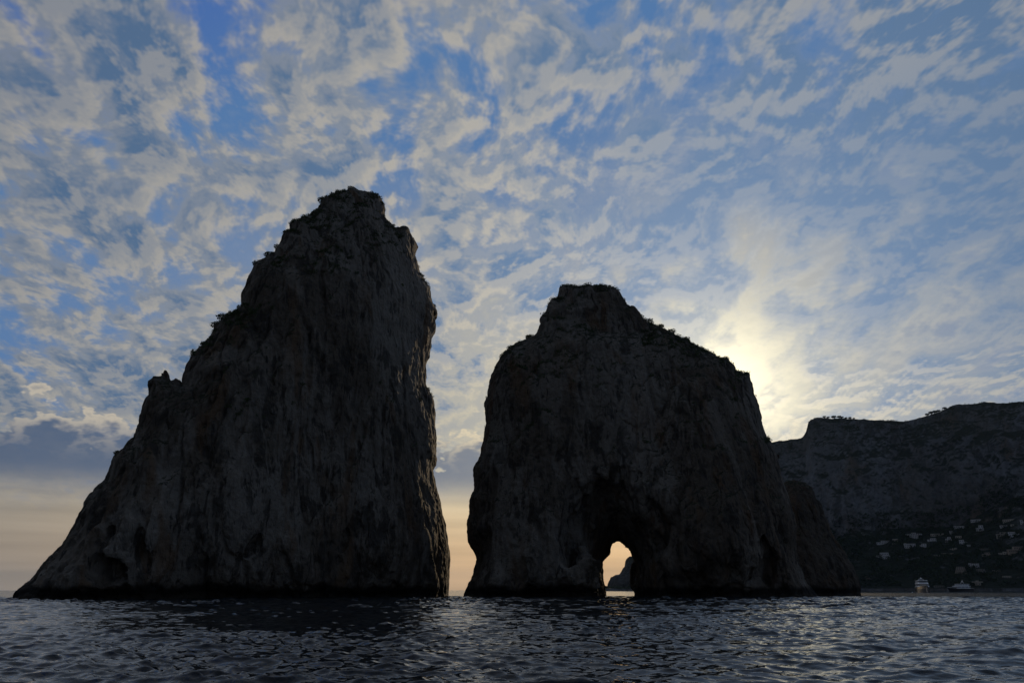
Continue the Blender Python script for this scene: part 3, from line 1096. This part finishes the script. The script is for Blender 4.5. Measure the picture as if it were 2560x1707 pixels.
def place_shrubs():
    for i, (st, V, (X, Y), size, lab) in enumerate(SHRUB_AT):
        uu, zz = st.plane(X, Y, 0)
        w = st.world(np.array((uu, 0.0, zz)))
        j = int(np.argmin(((V - w) ** 2).sum(1)))
        p = V[j]
        e = empty('shrub', p - np.array((0, 0, 0.2)), random.random() * 6.28)
        e.scale = (size * 0.8, size * 0.8, size * 0.75)
        f, s = SHRUBS[i % 4]
        link('foliage', f, e)
        link('stem', s, e)
        tag(e, lab, 'shrub', 'shrubs rooted on the sea stacks')


place_shrubs()


def scrub(name, V, N, sel, count, size, leaf, per, mat, label, seed):
    r = np.random.default_rng(seed)
    ids = np.argwhere(sel)[:, 0]
    ids = r.choice(ids, min(count, len(ids)), replace=False)
    vs, qs = [], []
    base = 0
    protos = [leaf_cloud(per, 1.0, 1.0, 0.7, leaf, seed * 10 + i, 0.35)[0] for i in range(6)]
    for n, j in enumerate(ids):
        s = size * (0.5 + r.random())
        a = r.random() * 6.28
        P = protos[n % 6] * s
        c, q = math.cos(a), math.sin(a)
        P = np.stack([P[:, 0] * c - P[:, 1] * q, P[:, 0] * q + P[:, 1] * c, P[:, 2]], 1) + V[j]
        vs.append(P)
        qs.append(np.arange(len(P)).reshape(-1, 4) + base)
        base += len(P)
    o = link(name, np_mesh(name, np.concatenate(vs), np.concatenate(qs), mat))
    return tag(o, label, 'scrub', kind='stuff')


def veg(V, N, zmin, nz, s, thr, keep=True):
    return (V[:, 2] > zmin) & (N[:, 2] > nz) & keep & (fbm(V - V.mean(0), 16.0, 2, 0.5, 1.0, s) > thr)


_pin = ST_L.plane(452, 960)[0]                       # bare rock on the jagged pinnacle
scrub('scrub', VL, NL, veg(VL, NL, 38, 0.52, 3.0, -0.12, ((VL - ST_L.O) @ ST_L.u > _pin)), 2600, 0.55, 0.30, 18, M_LEAF,
      'low dark scrub clinging to ledges of the tall sea stack', 3)
scrub('scrub', VR, NR_, veg(VR, NR_, 42, 0.50, 5.0, -0.15), 2800, 0.60, 0.30, 18, M_LEAF,
      'low dark scrub covering the shoulders of the arched sea stack', 4)

# wood on the lower slope of the mountain
NM = normals(VM.astype(np.float32), QM)
_slope = (TM > 0.05) & (TM < 1.12) & (fbm(VM - VM.mean(0), 60.0, 3, 0.6, 1.0, 3.3) > -0.22)
scrub('woodland', VM, NM, _slope, 7000, 4.6, 0.42, 16, M_PINE,
      'dark wood and scrub covering the lower slope of the mountain', 6)
_upper = (TM > 1.1) & (TM < 1.96) & (NM[:, 2] > 0.35) & (fbm(VM - VM.mean(0), 90.0, 3, 0.6, 1.0, 7.7) > 0.02)
scrub('woodland', VM, NM, _upper, 900, 3.0, 0.42, 14, M_PINE,
      'patches of dark scrub on the ledges of the mountain cliff', 7)

_crest = (TM > 1.9) & (TM < 2.1) & (fbm(VM - VM.mean(0), 50.0, 2, 0.6, 1.0, 1.7) > -0.05)
scrub('woodland', VM, NM, _crest, 1500, 2.0, 0.42, 12, M_PINE,
      'low scrub fringing the skyline of the mountain', 9)


# ------------------------------------------------------------------ pines on the ridge
def pine_parts(i):
    r = random.Random(50 + i)
    mb = MB()
    lean = r.uniform(-0.12, 0.12)
    mb.tube([(0, 0, -1.2), (lean * 3, 0, 1.8), (lean * 6, 0.1, 3.8)], [0.8, 0.6, 0.45], 6)
    for j in range(5):
        a = r.random() * 6.28
        mb.tube([(lean * 5, 0.05, 2.6), (lean * 6 + 2.4 * math.cos(a), 2.4 * math.sin(a), 4.4)], [0.3, 0.15], 4)
    V, Q = leaf_cloud(460, 4.2, 4.0, 2.3, 0.8, 300 + i, 0.0)
    V = V + np.array((lean * 6, 0.1, 4.4))
    return mb.mesh('trunk', M_BARK), np_mesh('crown', V, Q, M_PINE)


PINES = [pine_parts(i) for i in range(4)]
R5 = lambda x: x / 3.0152 + 1900
PINE_AT = [
    (492, 0.9, 'pine at the left end of the row on the flat clifftop'),
    (518, 0.8, 'second pine from the left on the flat clifftop'),
    (550, 1.25, 'broadest umbrella pine, third from the left on the flat clifftop'),
    (588, 1.15, 'fourth umbrella pine from the left on the flat clifftop'),
    (622, 0.85, 'fifth pine from the left on the flat clifftop'),
    (652, 0.75, 'sixth pine from the left on the flat clifftop'),
    (684, 0.85, 'seventh pine from the left on the flat clifftop'),
    (714, 0.6, 'small pine at the right end of the row on the flat clifftop'),
    (1258, 1.0, 'pine leaning out at the lower left end of the sloping ridge group'),
    (1286, 1.2, 'second pine of the group where the ridge climbs right'),
    (1312, 1.25, 'third and tallest pine of the group where the ridge climbs right'),
    (1342, 1.0, 'fourth pine of the group where the ridge climbs right'),
    (1392, 1.0, 'round pine standing alone farther up the climbing ridge'),
]


def place_pines():
    rid = VM[(TM > 1.93) & (TM < 2.06)]
    pu = (rid - MT.O) @ MT.u
    for i, (cx, s, lab) in enumerate(PINE_AT):
        X = R5(cx)
        uu, _ = MT.plane(X, 1040, D_RIDGE)
        near = rid[np.abs(pu - uu) < 3.0]
        # highest ridge point as seen from the boat
        el = (near[:, 2] - CAMH) / np.hypot(near[:, 0], near[:, 1])
        p = near[np.argmax(el)]
        e = empty('pine_tree', p - np.array((0, 0, 1.0)), random.random() * 6.28)
        e.scale = (s * 1.35, s * 1.35, s * 0.95)
        tr, cr = PINES[i % 4]
        link('trunk', tr, e)
        link('crown', cr, e)
        tag(e, lab, 'tree', 'umbrella pines on the mountain ridge')


place_pines()


# ------------------------------------------------------------------ houses on the slope
M_WHITE = plain('whitewash', (0.62, 0.62, 0.64), 0.8, 0.2, 0.10, 0.4)
M_CREAM = plain('cream_plaster', (0.50, 0.45, 0.38), 0.85, 0.2, 0.12, 0.4)
M_TAN = plain('tan_plaster', (0.36, 0.29, 0.23), 0.85, 0.2, 0.12, 0.4)
M_STONE = plain('grey_stone', (0.22, 0.21, 0.19), 0.9, 0.2, 0.2, 0.6)
M_PANE = plain('dark_glass', (0.02, 0.024, 0.03), 0.12, 0.5, 0.05)
M_SHUT = plain('shutter', (0.06, 0.08, 0.07), 0.6)
M_ROOF = plain('roof_terrace', (0.42, 0.40, 0.38), 0.9, 0.2, 0.15)
WALLM = {'w': M_WHITE, 'c': M_CREAM, 't': M_TAN, 's': M_STONE}


def house(px, w, h, style, m, label, i):
    """one villa; px is its foot in the photograph, w and h its width and height in metres"""
    p = hit(*px)
    if p is None:
        p = Vector(on_sea(px[0], 1478.0))
    rz = math.atan2(-p.x, p.y) + random.uniform(-0.25, 0.25)
    e = empty('house', (p.x, p.y, p.z - 0.6), rz)
    mat = WALLM[m]
    dp = max(7.0, w * 0.55)
    blocks = {
        'long': [(-w / 2, w / 2, 0, dp, 0, h)],
        'slab': [(-w / 2, w / 2, -1.5, dp, h * 0.62, h * 0.80), (-w * 0.27, w * 0.27, 0, dp * 0.8, 0, h * 0.618),
                 (-w * 0.12, w * 0.12, 1, dp * 0.6, h * 0.803, h)],
        'stack': [(-w / 2, w / 2, 0, dp, 0, h * 0.55), (-w * 0.15, w * 0.42, 1.2, dp, h * 0.553, h)],
        'left': [(-w / 2, w * 0.1, 0, dp, 0, h), (w * 0.103, w / 2, 1.5, dp, 0, h * 0.6)],
        'right': [(-w / 2, -w * 0.12, 1.2, dp, 0, h * 0.62), (-w * 0.117, w / 2, 0, dp, 0, h)],
        'terrace': [(-w / 2 + w * 0.06 * j, w / 2 - w * 0.02 * j, 4.0 * j, 4.0 * j + 7, h * j / 5, h * (j + 1) / 5 - 0.6)
                    for j in range(5)],
        'arches': [(-w / 2, w / 2, 0, dp, 0, h * 0.9), (-w * 0.5, -w * 0.3, 1, dp, h * 0.903, h)],
    }[style]
    for (x0, x1, y0, y1, z0, z1) in blocks:
        base = -5.0 if z0 == 0 else z0
        wall = MB().box(x0, x1, y0, y1, base, z1).build('wall', mat, e)
        MB().box(x0 - 0.25, x1 + 0.25, y0 - 0.25, y1 + 0.25, z1 + 0.003, z1 + 0.35).build('roof', M_ROOF if m != 's' else M_STONE, e)
        hh = z1 - z0
        if hh < 2.2:
            continue
        rows = max(1, int(hh / 3.4))
        cols = max(1, int((x1 - x0) / 3.4))
        for a in range(rows):
            for c in range(cols):
                cx = x0 + (x1 - x0) * (c + 0.5) / cols
                cz = z0 + hh * (a + 0.5) / rows
                ww, wh = 0.55, 0.95
                if style == 'arches' and a == 0 and c == cols // 2:
                    ww, wh = 1.5, min(1.7, hh * 0.4)
                fr = MB()
                fr.box(cx - ww - .15, cx + ww + .15, y0 - 0.12, y0 - 0.003, cz + wh, cz + wh + .15)
                fr.box(cx - ww - .15, cx + ww + .15, y0 - 0.16, y0 - 0.003, cz - wh - .15, cz - wh)
                fr.box(cx - ww - .15, cx - ww, y0 - 0.12, y0 - 0.003, cz - wh + .003, cz + wh - .003)
                fr.box(cx + ww, cx + ww + .15, y0 - 0.12, y0 - 0.003, cz - wh + .003, cz + wh - .003)
                win = fr.build('window', M_SHUT, e)
                MB().box(cx - ww, cx + ww, y0 - 0.06, y0 - 0.004, cz - wh, cz + wh).build('pane', M_PANE, win)
    tag(e, label, 'house', 'villas on the mountain\'s lower slope')


R6 = lambda x, y: (x / 5.113 + 2100, y / 5.113 + 1260)
HOUSES = [
    (1740, 227, 115, 34, 'long', 'w', 'long pale villa highest on the slope, above the two white villas'),
    (2155, 220, 125, 28, 'long', 'c', 'long grey villa high up at right, just under the wood'),
    (2335, 248, 44, 46, 'left', 'w', 'bright white villa cut by the right edge of the photo, high up'),
    (1525, 322, 115, 48, 'arches', 'w', 'white villa left of the tall white villa, near the top of the houses'),
    (1792, 342, 84, 72, 'stack', 'w', 'tall narrow white villa below the long pale topmost one'),
    (2095, 294, 76, 26, 'long', 'w', 'low white villa under the long grey one at upper right'),
    (2205, 276, 36, 20, 'long', 'c', 'tiny pale hut right of the low white villa, upper right'),
    (945, 436, 178, 74, 'slab', 'w', 'white villa with a wide overhanging roof slab, left of centre'),
    (1245, 406, 150, 32, 'long', 'c', 'long beige villa right of the wide-roofed white villa'),
    (1435, 386, 52, 46, 'left', 'w', 'small square white house below the high white villa with windows'),
    (1180, 474, 96, 42, 'right', 'w', 'white villa just below the long beige one'),
    (1390, 464, 66, 46, 'stack', 'w', 'small stepped white house under the small square one'),
    (1515, 430, 70, 26, 'long', 'c', 'flat cream house right of the small square white one'),
    (565, 508, 176, 46, 'stack', 'w', 'leftmost long white villa in the upper row of houses'),
    (705, 470, 62, 30, 'long', 'c', 'dim cream house just up and right of the leftmost long villa'),
    (692, 514, 46, 16, 'long', 'c', 'very low cream hut right beside the leftmost long villa'),
    (900, 556, 130, 60, 'arches', 'w', 'square white villa with a dark arched door, below the wide-roofed villa'),
    (1056, 552, 82, 50, 'right', 'w', 'white house right next to the square villa with the arched door'),
    (1582, 512, 92, 58, 'left', 'w', 'L-shaped white villa in the middle of the slope'),
    (1636, 542, 48, 26, 'long', 'w', 'small white hut just below the L-shaped villa'),
    (1452, 584, 78, 28, 'right', 'c', 'low cream house lower left of the L-shaped villa'),
    (1370, 512, 32, 40, 'long', 's', 'narrow grey stone hut below the small stepped white house'),
    (2066, 410, 112, 50, 'right', 'c', 'dim cream villa left of the bright villa at upper right'),
    (2232, 406, 112, 52, 'left', 'w', 'bright white villa at upper right below the long grey one'),
    (545, 700, 176, 84, 'stack', 'w', 'big white villa standing alone at the lower left of the slope'),
    (1375, 644, 132, 20, 'long', 't', 'long dim tan house in the lower middle of the slope'),
    (1240, 660, 64, 14, 'long', 't', 'very low tan hut left of the long dim tan house'),
    (1855, 586, 124, 22, 'long', 's', 'long grey stone house above the stepped tan one, right of middle'),
    (1872, 662, 92, 44, 'stack', 't', 'stepped tan house right of middle, below the long grey stone one'),
    (2108, 642, 124, 36, 'right', 'c', 'cream house in front of the large tan building at the right'),
    (2265, 614, 176, 70, 'stack', 't', 'large tan building complex at the right edge of the photo'),
    (1716, 812, 112, 60, 'arches', 'w', 'white villa above the shore, right of the stepped terraces'),
    (1550, 886, 152, 108, 'terrace', 't', 'terraced tan building stepping down towards the shore'),
    (1772, 878, 144, 52, 'stack', 's', 'dim grey stone house below the white villa above the shore'),
    (2000, 858, 84, 16, 'long', 't', 'low tan wall-like house at lower right, above the shore'),
    (2136, 936, 88, 22, 'long', 'c', 'flat cream house lowest at the right, near the shore'),
    (1768, 1032, 110, 56, 'slab', 'c', 'pale boathouse on the waterline right of the dark-hulled yacht'),
    (1272, 1062, 110, 26, 'long', 's', 'low grey boathouse on the waterline between the two yachts'),
]
for i, (cx, cy, w, h, stl, m, lab) in enumerate(HOUSES):
    X, Y = R6(cx, cy)
    p = hit(X, Y)
    D = 1400.0 if p is None else math.hypot(p.x, p.y)
    mpp = D / F / 5.113 * 1.02
    f = 0.72 if stl == 'terrace' else 0.86
    house((X, Y), w * mpp * f, max(2.6, h * mpp * f), stl, m, lab, i)


# ------------------------------------------------------------------ yachts
M_GEL = plain('white_gelcoat', (0.86, 0.86, 0.86), 0.18, 0.5, 0.03)
M_NAVY = plain('dark_hull', (0.02, 0.022, 0.032), 0.22, 0.4, 0.05)
M_STEEL = plain('steel', (0.55, 0.56, 0.58), 0.25, 0.5, 0.03, metal=1.0)


def hull_rings(L, B, D, foot=0.84, n=14):
    """bow at -Y; stations from stern to bow, each an open section closed by the deck"""
    rings = []
    for i in range(n):
        t = i / (n - 1)
        yb = L * (0.5 - t)
        half = B / 2 * (1 - max(0, (t - 0.45) / 0.55) ** 2.2) * (0.92 + 0.08 * min(1, t * 4))
        half = max(half, 0.06)
        sheer = D * (1 + 0.28 * t * t)
        rake = 0.10 * L * max(0, t - 0.7) / 0.3
        low = half * (foot - 0.45 * max(0, t - 0.5))
        sec = [(-half * 1.0, yb - rake, sheer), (-half * (0.5 + foot * 0.53), yb - rake * 0.7, sheer * 0.55), (-low, yb - rake * 0.15, 0.0),
               (-low * 0.5, yb, -0.9), (low * 0.5, yb, -0.9), (low, yb - rake * 0.15, 0.0),
               (half * (0.5 + foot * 0.53), yb - rake * 0.7, sheer * 0.55), (half * 1.0, yb - rake, sheer)]
        rings.append(sec)
    return rings


def cabin(L0, L1, b0, b1, z0, z1, rf=1.2, rb=0.4):
    """deckhouse: front (towards -Y) raked, plan tapered"""
    lo = [(-b0, L0, z0), (b0, L0, z0), (b0, L1 + 1.5, z0), (b0 * 0.82, L1, z0), (-b0 * 0.82, L1, z0), (-b0, L1 + 1.5, z0)]
    hi = [(-b1, L0 - rb, z1), (b1, L0 - rb, z1), (b1, L1 + 1.5 + rf, z1), (b1 * 0.82, L1 + rf, z1), (-b1 * 0.82, L1 + rf, z1),
          (-b1, L1 + 1.5 + rf, z1)]
    return MB().loft([lo, hi])


def yacht(px, L, B, D, heading, hullm, label, decks, mast, foot=0.84):
    p = on_sea(*px)
    e = empty('motor_yacht', (p[0], p[1], 0.0), heading)
    hull = MB().loft(hull_rings(L, B, D, foot)).build('hull', hullm, e, False)
    MB().tube([(-B * .5, L * .5, D * 1.02), (-B * .5, L * 0.05, D * 1.08), (-B * .36, -L * .3, D * 1.22), (0, -L * .585, D * 1.34),
               (B * .36, -L * .3, D * 1.22), (B * .5, L * 0.05, D * 1.08), (B * .5, L * .5, D * 1.02)], 0.14, 6).build('gunwale', M_GEL, hull)
    for s in (-1, 1):
        for j in range(4):
            y = L * (0.3 - 0.16 * j)
            x = s * (B / 2 * 0.985)
            MB().tube([(x - s * 0.2, y, D * 0.62), (x + s * 0.02, y, D * 0.62)], 0.22, 8).build('porthole', M_PANE, hull)
    z = D * 1.05
    for i, (l0, l1, bw, hh) in enumerate(decks):
        cb = cabin(L * l0, L * l1, B * bw / 2, B * bw / 2 * 0.93, z, z + hh * 0.36).build('bulwark', M_GEL, e)
        gl = cabin(L * l0 - .2, L * l1 + .55, B * bw / 2 * 0.91, B * bw / 2 * 0.84, z + hh * 0.363, z + hh * 0.80, 0.9).build('cabin_window', M_PANE, e)
        rf = cabin(L * l0 + .8, L * l1 + 0.9, B * bw / 2 * 0.96, B * bw / 2 * 0.93, z + hh * 0.803, z + hh * 0.997, 0.3).build('deck_roof', M_GEL, e)
        for s in (-1, 1):
            for j in range(3):
                y = L * (l0 + (l1 - l0) * (0.15 + 0.25 * j))
                x = s * B * bw / 2 * 0.93
                MB().box(x - 0.06, x + 0.06, y - 0.15, y + 0.15, z + hh * 0.37, z + hh * 0.795).build('mullion', M_GEL, gl)
        z += hh
    # radar arch and mast
    MB().tube([(-B * .24, L * .12, z - .05), (-B * .2, L * .14, z + mast * .4), (B * .2, L * .14, z + mast * .4), (B * .24, L * .12, z - .05)],
              0.16, 6).build('radar_arch', M_GEL, e)
    ms = MB().tube([(0, L * .14, z + mast * .4), (0, L * .15, z + mast)], [0.3, 0.08], 6).build('mast', M_GEL, e)
    MB().loft([[(0.7 * math.cos(a * math.pi / 5), L * .14 - 0.2 + 0.7 * math.sin(a * math.pi / 5), z + mast * q) for a in range(10)]
               for q in (0.55, 0.72)]).build('radar_dome', M_GEL, ms)
    MB().box(-1.1, 1.1, L * .145 - .12, L * .145 + .12, z + mast * .80, z + mast * .84).build('spreader', M_STEEL, ms)
    # rails on the foredeck
    rail = MB()
    for s in (-1, 1):
        rail.tube([(s * B * .40, -L * .22, D * 1.12 + .9), (s * B * .30, -L * .36, D * 1.22 + .9), (s * 0.2, -L * .56, D * 1.28 + .9)], 0.05, 4)
        for q in range(4):
            f = q / 3
            x = s * (B * .40 * (1 - f) + 0.3 * f)
            y = -L * (.22 + .32 * f)
            rail.tube([(x, y, D * 1.1), (x, y, D * 1.17 + .95)], 0.04, 4)
    rail.build('rail', M_STEEL, e)
    MB().tube([(0.15, -L * .56, D * 0.95), (0.3, -L * .56 - 2.5, -0.5)], 0.09, 5).build('anchor_chain', M_STEEL, e)
    tag(e, label, 'yacht', 'motor yachts at anchor')


def yaw_to_camera(px, off):
    p = on_sea(*px)
    return math.atan2(-p[0], p[1]) + off          # bow (-Y) towards the camera, then turned


Y1, Y2 = (2309, 1480.6), (2402, 1478.9)
yacht(Y1, 34.0, 8.2, 4.3, yaw_to_camera(Y1, math.radians(6.5)), M_NAVY,
      'white-topped motor yacht seen bow-on, left of the two, hull flashing in the sun',
      [(0.40, -0.24, 1.00, 2.7), (0.38, -0.16, 0.96, 2.4)], 2.6, 1.10)
yacht(Y2, 35.0, 8.2, 3.8, yaw_to_camera(Y2, math.radians(-38)), M_NAVY,
      'dark-hulled motor yacht with white decks and tall mast, right of the two',
      [(0.36, -0.28, 0.96, 2.6), (0.32, -0.16, 0.88, 2.3)], 4.6)

# tiny white dots on the water, each a round body with a ring
for (X, Y), lab in (((2281, 1480.4), 'tiny white dot on the water left of the bow-on yacht'),
                    ((2442, 1495.3), 'tiny white dot on open water right of the yachts')):
    p = on_sea(X, Y)
    r = 0.30 if Y > 1490 else 0.5
    e = empty('white_dot', (p[0], p[1], 0.1))
    MB().loft([[(r * q * math.cos(a * math.pi / 6), r * q * math.sin(a * math.pi / 6), zz * r) for a in range(12)]
               for q, zz in ((0.3, -0.8), (0.85, -0.5), (1.0, 0.0), (0.85, 0.5), (0.4, 0.88))]).build('dot_body', M_GEL, e, True)
    MB().tube([(0, 0, r * 0.85), (0.08, 0, r * 1.3), (0, 0, r * 1.5), (-0.08, 0, r * 1.3), (0, 0, r * .85)], 0.03, 4).build('ring', M_STEEL, e)
    tag(e, lab, 'mooring float', 'white dots on the sea')


# ------------------------------------------------------------------ evening haze
def build_haze(density):
    m = bpy.data.materials.new('haze')
    m.use_nodes = True
    t = m.node_tree
    t.nodes.clear()
    out = t.nodes.new('ShaderNodeOutputMaterial')
    v = t.nodes.new('ShaderNodeVolumePrincipled')
    v.inputs['Color'].default_value = (0.45, 0.68, 1.0, 1)
    v.inputs['Density'].default_value = density
    v.inputs['Anisotropy'].default_value = 0.1
    t.links.new(v.outputs[0], out.inputs['Volume'])
    o = MB().box(-31000, 31000, -31000, 31000, -9.0, 620.0).build('haze', m)
    tag(o, 'thin evening haze over the sea', 'haze', kind='stuff')


build_haze(0.000014)
